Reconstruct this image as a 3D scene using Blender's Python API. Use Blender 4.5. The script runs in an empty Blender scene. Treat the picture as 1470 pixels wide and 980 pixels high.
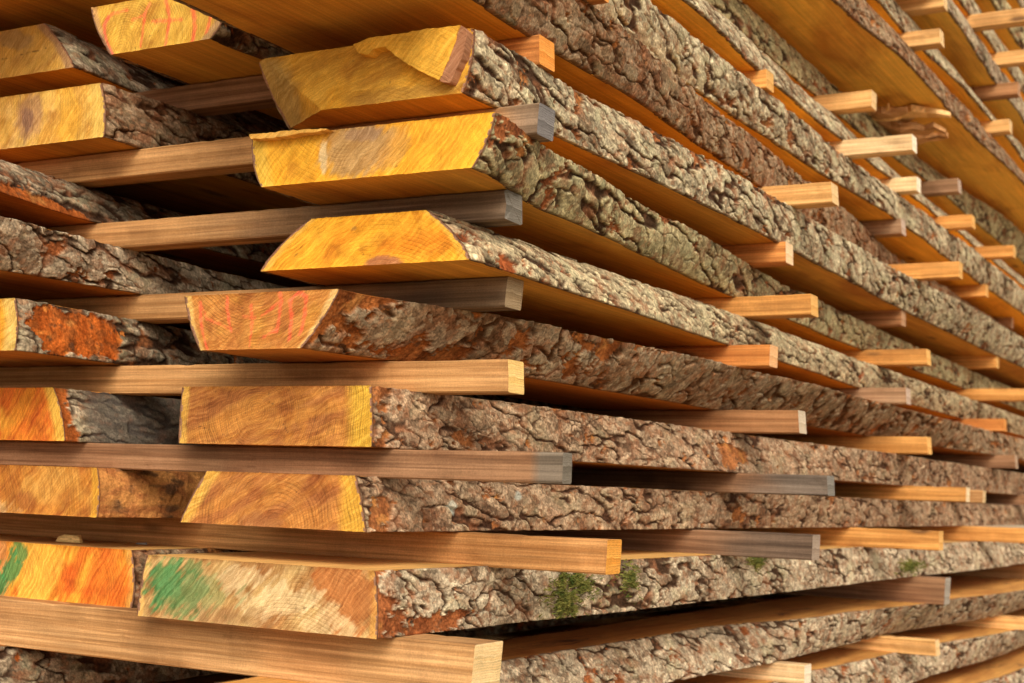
import bpy, math, random
import numpy as np

# ------------------------------------------------------------------ camera, world, sun, exposure
scn = bpy.context.scene
COL = scn.collection
W0, H0, CX, CY = 1470.0, 980.0, 735.0, 490.0


def _solve(vx, vy):                       # camera from the two horizontal vanishing points of the stack
    a = np.array([vx[0] - CX, vx[1] - CY]); b = np.array([vy[0] - CX, vy[1] - CY])
    f = math.sqrt(-(a @ b))
    mx = np.array([a[0], a[1], f]); mx /= np.linalg.norm(mx)
    dy = np.array([b[0], b[1], f]); dy /= np.linalg.norm(dy)
    dx = -mx
    return f, np.array([dx, dy, np.cross(dx, dy)]).T


FOC, RM = _solve((-2950, 575), (1885, 745))


def ray(p):
    return RM.T @ np.array([(p[0] - CX) / FOC, (p[1] - CY) / FOC, 1.0])


CAMPOS = -ray((537, 641)) * 1.45          # world origin = near bottom corner of the ring-cracked board


def on_z(p, z):
    r = ray(p); return CAMPOS + r * ((z - CAMPOS[2]) / r[2])


def on_y(p, y):
    r = ray(p); return CAMPOS + r * ((y - CAMPOS[1]) / r[1])


from mathutils import Matrix, Vector
cam_d = bpy.data.cameras.new('camera')
cam = bpy.data.objects.new('camera', cam_d); COL.objects.link(cam)
cam_d.sensor_width = 36.0
cam_d.lens = FOC / W0 * 36.0
cam_d.clip_start = 0.05; cam_d.clip_end = 2000
m = RM.T
right, down, fwd = m[:, 0], m[:, 1], m[:, 2]
mw = Matrix.Identity(4)
for i in range(3):
    mw[i][0] = right[i]; mw[i][1] = -down[i]; mw[i][2] = -fwd[i]; mw[i][3] = CAMPOS[i]
cam.matrix_world = mw
cam_d.dof.use_dof = True
cam_d.dof.focus_distance = 1.58
cam_d.dof.aperture_fstop = 9.0
scn.camera = cam

SUN_EL, SUN_AZ = math.radians(36), math.radians(143)     # azimuth clockwise from +Y
world = bpy.data.worlds.new('World'); scn.world = world; world.use_nodes = True
wn = world.node_tree.nodes; wl = world.node_tree.links
bg = wn['Background']; bg.inputs[1].default_value = 0.12
sky = wn.new('ShaderNodeTexSky'); sky.sky_type = 'NISHITA'; sky.sun_disc = False
sky.sun_elevation = SUN_EL; sky.sun_rotation = SUN_AZ
sky.air_density = 1.0; sky.dust_density = 4.0; sky.ozone_density = 0.6
hs = wn.new('ShaderNodeHueSaturation'); hs.inputs['Saturation'].default_value = 0.08    # thin overcast: a greyer sky
wl.new(sky.outputs[0], hs.inputs['Color']); tint = wn.new('ShaderNodeMix'); tint.data_type = 'RGBA'; tint.blend_type = 'MULTIPLY'; tint.inputs[0].default_value = 1.0; tint.inputs[7].default_value = (1.0, .945, .86, 1)   # the photo's warm white balance
wl.new(hs.outputs[0], tint.inputs[6]); wl.new(tint.outputs[2], bg.inputs[0])

sd = bpy.data.lights.new('sun', 'SUN'); sun = bpy.data.objects.new('sun', sd); COL.objects.link(sun)
sd.energy = 1.3; sd.angle = math.radians(32); sd.color = (1.0, 0.935, 0.83)
sv = Vector((math.sin(SUN_AZ) * math.cos(SUN_EL), math.cos(SUN_AZ) * math.cos(SUN_EL), math.sin(SUN_EL)))
sun.rotation_euler = sv.to_track_quat('Z', 'Y').to_euler()

scn.view_settings.view_transform = 'Standard'; scn.view_settings.look = 'None'
scn.view_settings.gamma = 1.0; scn.view_settings.exposure = 0.70
scn.cycles.use_denoising = True
scn.cycles.max_bounces = 10; scn.cycles.diffuse_bounces = 6

# ------------------------------------------------------------------ numpy noise
def _h(ix, iy, seed):
    n = (ix.astype(np.int64) * 374761393 + iy.astype(np.int64) * 668265263 + seed * 1442695041) & 0xFFFFFFFF
    n = ((n ^ (n >> 13)) * 1274126177) & 0xFFFFFFFF
    n = ((n ^ (n >> 16)) * 2246822519) & 0xFFFFFFFF
    n = n ^ (n >> 15)
    return n.astype(np.float64) / 4294967295.0


def vnoise(x, y, seed=0):
    x = np.asarray(x, float); y = np.asarray(y, float)
    x, y = np.broadcast_arrays(x, y)
    ix = np.floor(x); iy = np.floor(y); fx = x - ix; fy = y - iy
    ix = ix.astype(np.int64); iy = iy.astype(np.int64)
    u = fx * fx * fx * (fx * (fx * 6 - 15) + 10); v = fy * fy * fy * (fy * (fy * 6 - 15) + 10)

    def g(dx, dy):
        a = _h(ix + dx, iy + dy, seed) * 2 * np.pi
        return np.cos(a) * (fx - dx) + np.sin(a) * (fy - dy)
    return 1.4 * ((g(0, 0) * (1 - u) + g(1, 0) * u) * (1 - v) + (g(0, 1) * (1 - u) + g(1, 1) * u) * v)


def fbm(x, y, seed=0, o=4, gain=0.5):
    s = 0; a = 1.0; t = 0
    for k in range(o):
        s = s + a * vnoise(x * 2.03 ** k + 11.3 * k, y * 2.03 ** k - 7.1 * k, seed + 17 * k); t += a; a *= gain
    return s / t


def worley(x, y, seed=0, jit=0.9):
    ix = np.floor(x).astype(np.int64); iy = np.floor(y).astype(np.int64)
    f1 = np.full(x.shape, 9.0); f2 = np.full(x.shape, 9.0)
    r1 = np.zeros(x.shape); r2 = np.zeros(x.shape); lx = np.zeros(x.shape); ly = np.zeros(x.shape)
    for dx in (-1, 0, 1):
        for dy in (-1, 0, 1):
            a = ix + dx; b = iy + dy
            px = a + 0.5 + (_h(a, b, seed) - 0.5) * jit; py = b + 0.5 + (_h(a, b, seed + 5) - 0.5) * jit
            ex = x - px; ey = y - py; d = np.sqrt(ex * ex + ey * ey)
            c = d < f1
            f2 = np.where(c, f1, np.minimum(f2, d))
            f1 = np.where(c, d, f1)
            lx = np.where(c, ex, lx); ly = np.where(c, ey, ly)
            r1 = np.where(c, _h(a, b, seed + 9), r1); r2 = np.where(c, _h(a, b, seed + 13), r2)
    return f1, f2, r1, r2, lx, ly


def ss(a, b, x):
    t = np.clip((x - a) / (b - a), 0, 1); return t * t * (3 - 2 * t)


def mix(a, b, t):
    a = np.asarray(a, float); b = np.asarray(b, float)
    return a + (b - a) * np.asarray(t)[..., None]


# ------------------------------------------------------------------ mesh helpers
def link(o, parent=None):
    COL.objects.link(o)
    if parent is not None: o.parent = parent
    return o


def np_mesh(name, verts, quads, mat, parent=None, col=None, smooth=True, extra=None, mat_idx=None, tris=None):
    me = bpy.data.meshes.new(name)
    verts = np.asarray(verts, np.float32).reshape(-1, 3)
    quads = np.asarray(quads, np.int32).reshape(-1, 4)
    loops = quads.ravel(); starts = np.arange(0, len(quads) * 4, 4, dtype=np.int32); tot = np.full(len(quads), 4, np.int32)
    if tris is not None and len(tris):
        tris = np.asarray(tris, np.int32).reshape(-1, 3)
        starts = np.concatenate([starts, len(loops) + np.arange(0, len(tris) * 3, 3, dtype=np.int32)])
        loops = np.concatenate([loops, tris.ravel()]); tot = np.concatenate([tot, np.full(len(tris), 3, np.int32)])
    me.vertices.add(len(verts)); me.vertices.foreach_set('co', verts.ravel())
    me.loops.add(len(loops)); me.loops.foreach_set('vertex_index', loops.astype(np.int32))
    me.polygons.add(len(starts)); me.polygons.foreach_set('loop_start', starts.astype(np.int32))
    try: me.polygons.foreach_set('loop_total', tot)
    except Exception: pass
    me.polygons.foreach_set('use_smooth', np.full(len(starts), smooth))
    for mm in (mat if isinstance(mat, (list, tuple)) else [mat]): me.materials.append(mm)
    if mat_idx is not None: me.polygons.foreach_set('material_index', np.asarray(mat_idx, np.int32))
    if col is not None:
        a = me.attributes.new('Col', 'FLOAT_COLOR', 'POINT')
        c = np.ones((len(verts), 4), np.float32); c[:, :3] = np.clip(np.asarray(col).reshape(-1, 3), 0, 1)
        a.data.foreach_set('color', c.ravel())
    me.update(calc_edges=True); me.validate()
    o = bpy.data.objects.new(name, me)
    return link(o, parent)


def grid_quads(ni, nj, flip=False, off=0):
    i, j = np.meshgrid(np.arange(ni - 1), np.arange(nj - 1), indexing='ij')
    a = i * nj + j + off; q = np.stack([a, a + nj, a + nj + 1, a + 1], -1).reshape(-1, 4)
    return q[:, ::-1] if flip else q


def thing(name, label, cat, loc=(0, 0, 0), group=None):
    o = bpy.data.objects.new(name, None); COL.objects.link(o); o.location = loc; o.empty_display_size = 0.05
    return tag(o, label, cat, group)


def tag(o, label, cat, group=None):
    o['label'] = label; o['category'] = cat
    if group: o['group'] = group
    return o


# ------------------------------------------------------------------ materials
def nodes(name):
    mt = bpy.data.materials.new(name); mt.use_nodes = True
    nt = mt.node_tree; b = nt.nodes['Principled BSDF']
    b.inputs['Specular IOR Level'].default_value = 0.25
    return mt, nt, b


class NG:
    def __init__(s, nt): s.nt = nt

    def n(s, t, **k):
        x = s.nt.nodes.new('ShaderNode' + t)
        for a, v in k.items(): setattr(x, a, v)
        return x

    def l(s, a, b): s.nt.links.new(a, b)

    def math(s, op, a, b=None, c=None, clamp=False):
        x = s.n('Math', operation=op); x.use_clamp = clamp
        for i, v in enumerate((a, b, c)):
            if v is None: continue
            if isinstance(v, (int, float)): x.inputs[i].default_value = v
            else: s.l(v, x.inputs[i])
        return x.outputs[0]

    def noise(s, vec, scale, detail=4, rough=0.55, dist=0.0):
        x = s.n('TexNoise'); x.inputs['Scale'].default_value = scale; x.inputs['Detail'].default_value = detail
        x.inputs['Roughness'].default_value = rough; x.inputs['Distortion'].default_value = dist
        s.l(vec, x.inputs['Vector']); return x.outputs['Fac']

    def mapping(s, vec, scale=(1, 1, 1), loc=(0, 0, 0), rot=(0, 0, 0)):
        x = s.n('Mapping'); x.inputs['Scale'].default_value = scale; x.inputs['Location'].default_value = loc
        x.inputs['Rotation'].default_value = rot; s.l(vec, x.inputs['Vector']); return x.outputs[0]

    def rng(s, v, a, b, c=0.0, d=1.0):
        x = s.n('MapRange'); x.clamp = True
        x.inputs[1].default_value = a; x.inputs[2].default_value = b; x.inputs[3].default_value = c; x.inputs[4].default_value = d
        s.l(v, x.inputs[0]); return x.outputs[0]

    def mixc(s, a, b, f, blend='MIX'):
        x = s.n('Mix', data_type='RGBA', blend_type=blend)
        for sock, v in ((x.inputs[6], a), (x.inputs[7], b)):
            if isinstance(v, (tuple, list)): sock.default_value = (*v, 1)
            else: s.l(v, sock)
        if isinstance(f, (int, float)): x.inputs[0].default_value = f
        else: s.l(f, x.inputs[0])
        return x.outputs[2]

    def bump(s, h, bsdf, strength=0.5, dist=0.001):
        x = s.n('Bump'); x.inputs['Strength'].default_value = strength; x.inputs['Distance'].default_value = dist
        s.l(h, x.inputs['Height']); s.l(x.outputs[0], bsdf.inputs['Normal'])

    def obj(s):
        return s.n('TexCoord').outputs['Object']

    def scale_col(s, c, v):
        x = s.n('VectorMath', operation='SCALE'); s.l(c, x.inputs[0]); s.l(v, x.inputs['Scale']); return x.outputs[0]


def attr_col(g):
    a = g.n('Attribute'); a.attribute_name = 'Col'; return a.outputs['Color']


def make_bark_mat():
    mt, nt, b = nodes('bark'); g = NG(nt); p = g.obj(); c = attr_col(g)
    f1 = g.noise(p, 420, 6, 0.7); f2 = g.noise(g.mapping(p, (1, 0.35, 1)), 90, 5, 0.6)
    v = g.math('MULTIPLY', g.rng(f1, .28, .72, .58, 1.42), g.rng(f2, .3, .7, .8, 1.2))
    g.l(g.scale_col(c, v), b.inputs['Base Color']); b.inputs['Roughness'].default_value = 1.0; b.inputs['Specular IOR Level'].default_value = .06
    h = g.math('ADD', g.math('MULTIPLY', f1, .6), f2)
    g.bump(h, b, .9, .0022)
    return mt


def make_end_mat(name, pith=(0, 0), freq=2200, ring=.25, ang=0.5, saw=.22, pores=.3, warp=.006):
    """sawn end grain: growth rings about the pith, saw scratches, pores over the face's own colours"""
    mt, nt, b = nodes(name); g = NG(nt); p = g.obj(); c = attr_col(g)
    w = g.n('TexNoise'); w.inputs['Scale'].default_value = 22; w.inputs['Detail'].default_value = 3; g.l(p, w.inputs['Vector'])
    wv = g.n('VectorMath', operation='MULTIPLY_ADD'); g.l(w.outputs['Color'], wv.inputs[0]); wv.inputs[1].default_value = (warp * 2,) * 3; g.l(p, wv.inputs[2])
    q = g.mapping(wv.outputs[0], (1, 0, 1), (-pith[0] - warp, 0, -pith[1] - warp))
    ln = g.n('VectorMath', operation='LENGTH'); g.l(q, ln.inputs[0]); r = ln.outputs['Value']
    spacing = g.noise(p, 9, 2)
    s1 = g.math('SINE', g.math('ADD', g.math('MULTIPLY', r, freq), g.math('MULTIPLY', spacing, 9.0)))
    s2 = g.math('SINE', g.math('MULTIPLY', r, freq * .37))
    lines = g.math('ADD', g.math('MULTIPLY', g.rng(s1, 0.1, 1.0), .65), g.math('MULTIPLY', g.rng(s2, .0, 1.0), .35))
    lines = g.math('MULTIPLY', lines, g.rng(g.noise(p, 30, 3), .35, .62))
    rot = g.mapping(p, (1, 1, 1), (0, 0, 0), (0, ang, 0))
    wr_ = g.n('VectorMath', operation='MULTIPLY_ADD'); g.l(w.outputs['Color'], wr_.inputs[0]); wr_.inputs[1].default_value = (.022, 0, .022); g.l(rot, wr_.inputs[2])
    scr = g.noise(g.mapping(wr_.outputs[0], (18, 1, 330)), 1.0, 5, .7)
    scr2 = g.noise(g.mapping(g.mapping(p, (1, 1, 1), (0, 0, 0), (0, ang + .55, 0)), (22, 1, 700)), 1.0, 3, .6)
    po = g.noise(p, 900, 4, .8); blot = g.noise(p, 38, 5, .65)
    
    v = g.math('SUBTRACT', 1.0, g.math('MULTIPLY', lines, ring))
    v = g.math('MULTIPLY', v, g.rng(scr, .3, .7, 1 - saw * .8, 1 + saw * .8))
    v = g.math('MULTIPLY', v, g.rng(scr2, .3, .7, 1 - saw * .35, 1 + saw * .35))
    v = g.math('MULTIPLY', v, g.rng(po, .3, .7, 1 - pores, 1 + pores)); v = g.math('MULTIPLY', v, g.rng(blot, .3, .7, .80, 1.16))
    # dark streaks are redder, not just dimmer
    red = g.n('Gamma'); g.l(c, red.inputs[0]); red.inputs[1].default_value = 1.35
    c2 = g.mixc(c, red.outputs[0], g.rng(scr, .62, .40, 0, .8))
    g.l(g.scale_col(c2, v), b.inputs['Base Color']); b.inputs['Roughness'].default_value = .8
    hh = g.math('ADD', g.math('MULTIPLY', scr, 1.0), g.math('ADD', g.math('MULTIPLY', po, .5), g.math('MULTIPLY', lines, -.4)))
    g.bump(hh, b, .7, .0014)
    return mt


def make_plank_mat(name, ca, cb, stain=(.07, .035, .02), stain_amt=.0, dust=(.62, .33, .09)):
    """rift of a sawn face: grain along the board, cross saw marks, blotches"""
    mt, nt, b = nodes(name); g = NG(nt); p = g.obj()
    gr = g.noise(g.mapping(p, (55, 1.1, 55)), 1.0, 5, .6, .6)
    gr2 = g.noise(g.mapping(p, (190, 4, 190)), 1.0, 4, .6)
    bl = g.noise(g.mapping(p, (9, 2.2, 9)), 1.0, 4, .6, 1.0)
    sw = g.noise(g.mapping(p, (3, 330, 3)), 1.0, 3, .6)
    c = g.mixc(ca, cb, g.rng(gr, .3, .7))
    dk = tuple(x * f for x, f in zip(ca, (.62, .45, .35)))
    c = g.mixc(c, dk, g.rng(bl, .46, .70, 0, .85))
    c = g.mixc(c, dust, g.rng(g.noise(p, 420, 3, .7), .56, .72, 0, .45))
    kv = g.n('TexVoronoi'); g.l(g.mapping(p, (9, 2.6, 9)), kv.inputs['Vector']); kv.inputs['Scale'].default_value = 1.0
    kd = g.math('ADD', kv.outputs['Distance'], g.math('MULTIPLY', g.noise(p, 45, 3), .06))
    c = g.mixc(c, (.14, .055, .02), g.rng(kd, .075, .14, .75, 0))
    c = g.mixc(c, tuple(x * f for x, f in zip(cb, (.6, .5, .42))), g.rng(g.noise(g.mapping(p, (70, .8, 70)), 1.0, 5, .6), .58, .70, 0, .6))
    if stain_amt:
        st = g.noise(g.mapping(p, (22, 6, 22)), 1.0, 8, .72, .8)
        c = g.mixc(c, stain, g.rng(st, .57, .68, 0, stain_amt))
    v = g.math('MULTIPLY', g.rng(gr2, .3, .7, .80, 1.2), g.rng(sw, .3, .7, .92, 1.08))
    v = g.math('MULTIPLY', v, g.rng(g.noise(p, 560, 3, .7), .3, .7, .84, 1.14))
    g.l(g.scale_col(c, v), b.inputs['Base Color']); b.inputs['Roughness'].default_value = .78
    g.bump(g.math('ADD', g.math('MULTIPLY', sw, .8), gr2), b, .5, .0012)
    return mt


def make_stick_mat():
    mt, nt, b = nodes('spacer_wood'); g = NG(nt); p = g.obj(); c = attr_col(g)
    oi = g.n('ObjectInfo'); off = g.n('VectorMath', operation='ADD'); g.l(p, off.inputs[0])
    cmb = g.n('CombineXYZ'); k = g.math('MULTIPLY', oi.outputs['Random'], 37.0)
    for i in range(3): g.l(k, cmb.inputs[i])
    g.l(cmb.outputs[0], off.inputs[1]); q = off.outputs[0]
    gr = g.noise(g.mapping(q, (2.2, 160, 160)), 1.0, 5, .62, .5)
    gr2 = g.noise(g.mapping(q, (8, 420, 420)), 1.0, 4, .6)
    sw = g.noise(g.mapping(q, (260, 8, 8), (0, 0, 0), (0, .12, 0)), 1.0, 3, .6)
    bl = g.noise(g.mapping(q, (6, 20, 20)), 1.0, 3, .6)
    v = g.math('MULTIPLY', g.rng(gr, .3, .7, .64, 1.28), g.rng(gr2, .3, .7, .78, 1.2))
    v = g.math('MULTIPLY', v, g.rng(sw, .3, .7, .96, 1.04)); v = g.math('MULTIPLY', v, g.rng(g.noise(q, 620, 3, .7), .3, .7, .82, 1.16)); v = g.math('MULTIPLY', v, g.rng(bl, .3, .7, .82, 1.12))
    red = g.n('Gamma'); g.l(c, red.inputs[0]); red.inputs[1].default_value = 1.3
    c2 = g.mixc(c, red.outputs[0], g.rng(gr, .6, .4, 0, .7))
    vor = g.n('TexVoronoi'); g.l(g.mapping(q, (5, 17, 17)), vor.inputs['Vector']); vor.inputs['Scale'].default_value = 1.0
    kn = g.rng(vor.outputs['Distance'], .07, .14, 1, 0)
    c2 = g.mixc(c2, (.10, .045, .02), g.math('MULTIPLY', kn, .75))
    g.l(g.scale_col(c2, v), b.inputs['Base Color']); b.inputs['Roughness'].default_value = .75
    g.bump(g.math('ADD', gr2, g.math('MULTIPLY', sw, .25)), b, .45, .001)
    return mt


M_BARK = make_bark_mat()
M_STICK = make_stick_mat()
M_STICKEND = make_end_mat('spacer_end_grain', (.01, -.02), 2600, .3, .2, .12, .3, .003)
M_PLANK_Y = make_plank_mat('sawn_face_amber', (.58, .25, .028), (.68, .33, .042), dust=(.60, .30, .065))
M_PLANK_LIT = make_plank_mat('sawn_face_bounce_lit', (.84, .43, .055), (.92, .54, .085), dust=(.74, .42, .11))  # brighter sawn face: bounce light on the upper undersides painted into the colour
M_PLANK_O = make_plank_mat('sawn_face_orange', (.47, .18, .03), (.56, .24, .045), dust=(.50, .25, .07))
M_PLANK_B = make_plank_mat('sawn_face_brown', (.56, .26, .06), (.66, .33, .08), dust=(.68, .38, .11), stain_amt=.9)
M_PLANK_T = make_plank_mat('sawn_face_dusty', (.62, .33, .09), (.74, .43, .13), dust=(.74, .45, .14))
mm_, nt_, b_ = nodes('moss'); g_ = NG(nt_)
g_.l(g_.mixc((.05, .075, .01), (.24, .21, .045), g_.rng(g_.noise(g_.obj(), 110, 5, .7), .38, .62)), b_.inputs['Base Color']); b_.inputs['Roughness'].default_value = .95
M_MOSS = mm_
mm_, nt_, b_ = nodes('dirt_ground'); g_ = NG(nt_); p_ = g_.obj()
n1 = g_.noise(p_, 3, 8, .6); n2 = g_.noise(p_, 60, 6, .7)
g_.l(g_.scale_col(g_.mixc((.34, .26, .165), (.46, .36, .235), g_.rng(n1, .35, .65)), g_.rng(n2, .3, .7, .7, 1.25)), b_.inputs['Base Color'])
g_.bump(n2, b_, .8, .02); b_.inputs['Roughness'].default_value = .95
M_GROUND = mm_

# ------------------------------------------------------------------ bark
BARK = {  # plate size along/across (m), thickness, outer colours, inner colours, lichen, loss threshold
    'grey':  dict(pu=.030, pv=.017, T=.0125, skew=.7, outer=((.34, .30, .22), (.23, .18, .125), (.45, .41, .30)), inner=(.085, .045, .028), rust=(.28, .11, .045), lichen=.45, loss=.62, fis=1.0),
    'green': dict(pu=.044, pv=.024, T=.0115, skew=.4, outer=((.33, .30, .18), (.25, .20, .12), (.39, .36, .23)), inner=(.085, .048, .028), rust=(.30, .11, .045), lichen=.7, loss=.60, fis=.8),
    'shag':  dict(pu=.040, pv=.010, T=.0115, skew=.9, outer=((.37, .32, .22), (.26, .21, .145), (.44, .39, .27)), inner=(.085, .046, .028), rust=(.34, .10, .035), lichen=.45, loss=.75, fis=1.0),
    'brown': dict(pu=.030, pv=.026, T=.0135, skew=.3, outer=((.23, .165, .11), (.25, .135, .075), (.27, .225, .165)), inner=(.11, .05, .022), rust=(.32, .115, .035), lichen=.15, loss=.50, fis=.9),
    'mixed': dict(pu=.026, pv=.016, T=.0105, skew=.45, outer=((.255, .175, .12), (.19, .108, .07), (.33, .255, .185)), inner=(.085, .042, .026), rust=(.32, .13, .05), lichen=.22, loss=.62, fis=.8),
    'pale':  dict(pu=.026, pv=.018, T=.0110, skew=.35, outer=((.34, .28, .21), (.245, .18, .13), (.42, .37, .29)), inner=(.085, .048, .03), rust=(.31, .11, .042), lichen=.4, loss=.64, fis=.8),
    'dark':  dict(pu=.036, pv=.02, T=.0105, skew=.3, outer=((.21, .18, .135), (.14, .105, .075), (.30, .26, .20)), inner=(.07, .038, .024), rust=(.33, .10, .025), lichen=.3, loss=.66, fis=.9),
    'rust':  dict(pu=.030, pv=.019, T=.0115, skew=.4, outer=((.20, .135, .085), (.19, .09, .048), (.27, .21, .15)), inner=(.10, .045, .022), rust=(.30, .115, .038), lichen=.25, loss=.55, fis=.8),
}


def bark_field(y, s, kind, seed, loss_fn=None):
    """height (0..~1.3, in units of T) and colour of scaly bark at run y and girth s (metres)"""
    k = BARK[kind]; pu, pv = k['pu'] * 1.65, k['pv'] * 1.08
    w1 = fbm(y * 20, s * 26, seed + 1, 3); w2 = fbm(y * 20, s * 26, seed + 2, 3)
    w3 = fbm(y * 95, s * 120, seed + 21, 3); w4 = fbm(y * 95, s * 120, seed + 22, 3)
    yy = y + w1 * .014 + w3 * .0040; sv_ = s + w2 * .007 + w4 * .0026
    U = yy / pu; Vv = sv_ / pv + U * k['skew']
    f1, f2, r1, r2, lx, ly = worley(U, Vv, seed, 1.0)
    e = f2 - f1
    cw = .07 + .16 * ss(-.25, .4, fbm(y * 16, s * 22, seed + 35, 2))        # cracks open and close along their run
    cr = ss(.012, cw + .02, e)
    cr = 1 - (1 - cr) * (.12 + .88 * ss(-.22, .14, fbm(y * 11 + 5, s * 15, seed + 36, 3)))     # plates knit together in places
    a_ = r2 * 6.28
    A = .34 * r1 + .05 * (lx * np.cos(a_) + ly * np.sin(a_))
    g1, g2, q1, q2, mx_, my_ = worley(U * 1.9 + 7.3, Vv * 1.7 + 3.1, seed + 31, 1.0)
    b_ = q2 * 6.28; on = (q1 > .5)
    Bf = on * (.20 + .10 * q1 + .10 * (mx_ * np.cos(b_) + my_ * np.sin(b_)))
    h1, h2, p1, p2, nx_, ny_ = worley(U * 4.6 + 1.7, Vv * 3.4 + 9.1, seed + 61, 1.0)
    c_ = p2 * 6.28
    Cf = (p1 > .4) * (.05 + .07 * p1) + .07 * (nx_ * np.cos(c_) + ny_ * np.sin(c_))
    # deep fissures: ridged, running slantwise along the trunk
    n1 = fbm(yy / (pu * 2.9) + 4, Vv * .42, seed + 33, 3)
    wd = .10 * k['fis'] * (1 + .9 * fbm(y * 7, s * 9, seed + 34, 2))
    fis = ss(.010, np.maximum(wd, .022), np.abs(n1))
    big = fbm(y * 8, s * 10, seed + 3, 3)
    mid = fbm(y * 60, s * 75, seed + 44, 3)
    fine = fbm(y * 230, s * 260, seed + 4, 3)
    h = (.10 + .90 * fis) * (.24 + .40 * cr + A * cr + Bf * (.3 + .7 * cr) + Cf) + .15 * big + .06 * mid + .11 * fine
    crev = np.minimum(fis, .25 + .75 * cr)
    ln = np.maximum(fbm(y * 15 + 3, s * 24, seed + 6, 4), fbm(y * 34 + 8, s * 44, seed + 7, 3) * .86 - .02) + .16 * fine + .14 * w3
    if loss_fn is not None: ln = ln + loss_fn(y, s)
    loss = ss(k['loss'] * .55, k['loss'] * .55 + .03, ln)
    h = h * (1 - loss) + loss * (.12 + .22 * fbm(y * 60, s * 40, seed + 8, 3) + .12 * fine + .3 * Cf)
    h = .86 * (1 - np.exp(-1.9 * np.clip(h, .03, 1.4)))
    o0, o1, o2 = k['outer']
    c = mix(o0, o1, ss(.45, .75, r1 * .5 + q1 * .5)); c = mix(c, o2, ss(.62, .8, .5 * q2 + .5 * p1) * .8)
    c = mix(c, np.array(o1) * np.array([.72, .68, .66]), ss(.0, .4, fbm(y * 6, s * 9, seed + 41, 3)) * .75)
    c = c * ((.84 + .32 * p1) * (.72 + .56 * q2))[..., None]
    c = mix(c, np.array(o2) * 1.18, (q1 > .80) * .6)
    m1, m2, t1, t2, _, _ = worley(yy / .0062 + .3 * w3, sv_ / .0044, seed + 71, 1.0)      # small scales, each with its own tone
    c = c * (.70 + .62 * t1)[..., None]
    c = mix(c, (.27, .135, .075), (t2 > .86) * .5)
    c = mix(c, np.array(o2) * 1.15, (t2 < .16) * .6)
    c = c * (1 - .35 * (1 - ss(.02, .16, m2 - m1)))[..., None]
    lic = ss(.10, .34, fbm(y * 19, s * 19, seed + 12, 4)) * k['lichen']
    c = mix(c, (.43, .44, .29), lic * .62)
    expo = ss(.12, .75, crev) * ss(.1, .4, h)     # weathered outer scales against inner bark, darkened to paint shade into the cracks
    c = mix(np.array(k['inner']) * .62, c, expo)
    red = ss(.05, .38, fbm(y * 32, s * 42, seed + 14, 3)) * (1 - ss(.55, .95, h))
    c = mix(c, (.24, .11, .06), red * .7)
    rc = mix(k['rust'], np.array(k['rust']) * np.array([.5, .45, .45]), ss(-.3, .3, fbm(y * 46, s * 24, seed + 15, 4)))
    rc = mix(rc, (.40, .19, .06), ss(.15, .4, fbm(y * 30, s * 36, seed + 16, 3)) * .6)
    rc = mix(rc, (.09, .05, .03), ss(.2, .45, fbm(y * 55, s * 70, seed + 17, 3)) * .7)
    c = mix(c, rc, loss)
    c = c * (1 + .7 * fbm(y * 280, s * 280, seed + 18, 2))[..., None]
    c = c * np.array([1.19, 1.08, .91])
    return h * .68, c


def ysteps(y0, y1, ds0, ref=1.45):
    ys = [y0]; y = y0
    while y < y1:
        d = max(1.0, 1.45 + .87 * y)
        y += ds0 * d / ref; ys.append(min(y, y1))
    return np.array(ys)


def knots(v):
    if isinstance(v, (int, float)): return lambda y: np.full(np.shape(y), float(v))
    ks = np.array(v, float)
    def f(y):
        # smooth (cubic) interpolation through the knots
        y = np.asarray(y, float); i = np.clip(np.searchsorted(ks[:, 0], y) - 1, 0, len(ks) - 2)
        t = np.clip((y - ks[i, 0]) / (ks[i + 1, 0] - ks[i, 0]), 0, 1); t = t * t * (3 - 2 * t)
        return ks[i, 1] * (1 - t) + ks[i + 1, 1] * t
    return f


LENGTH_END = 5.2


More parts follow.
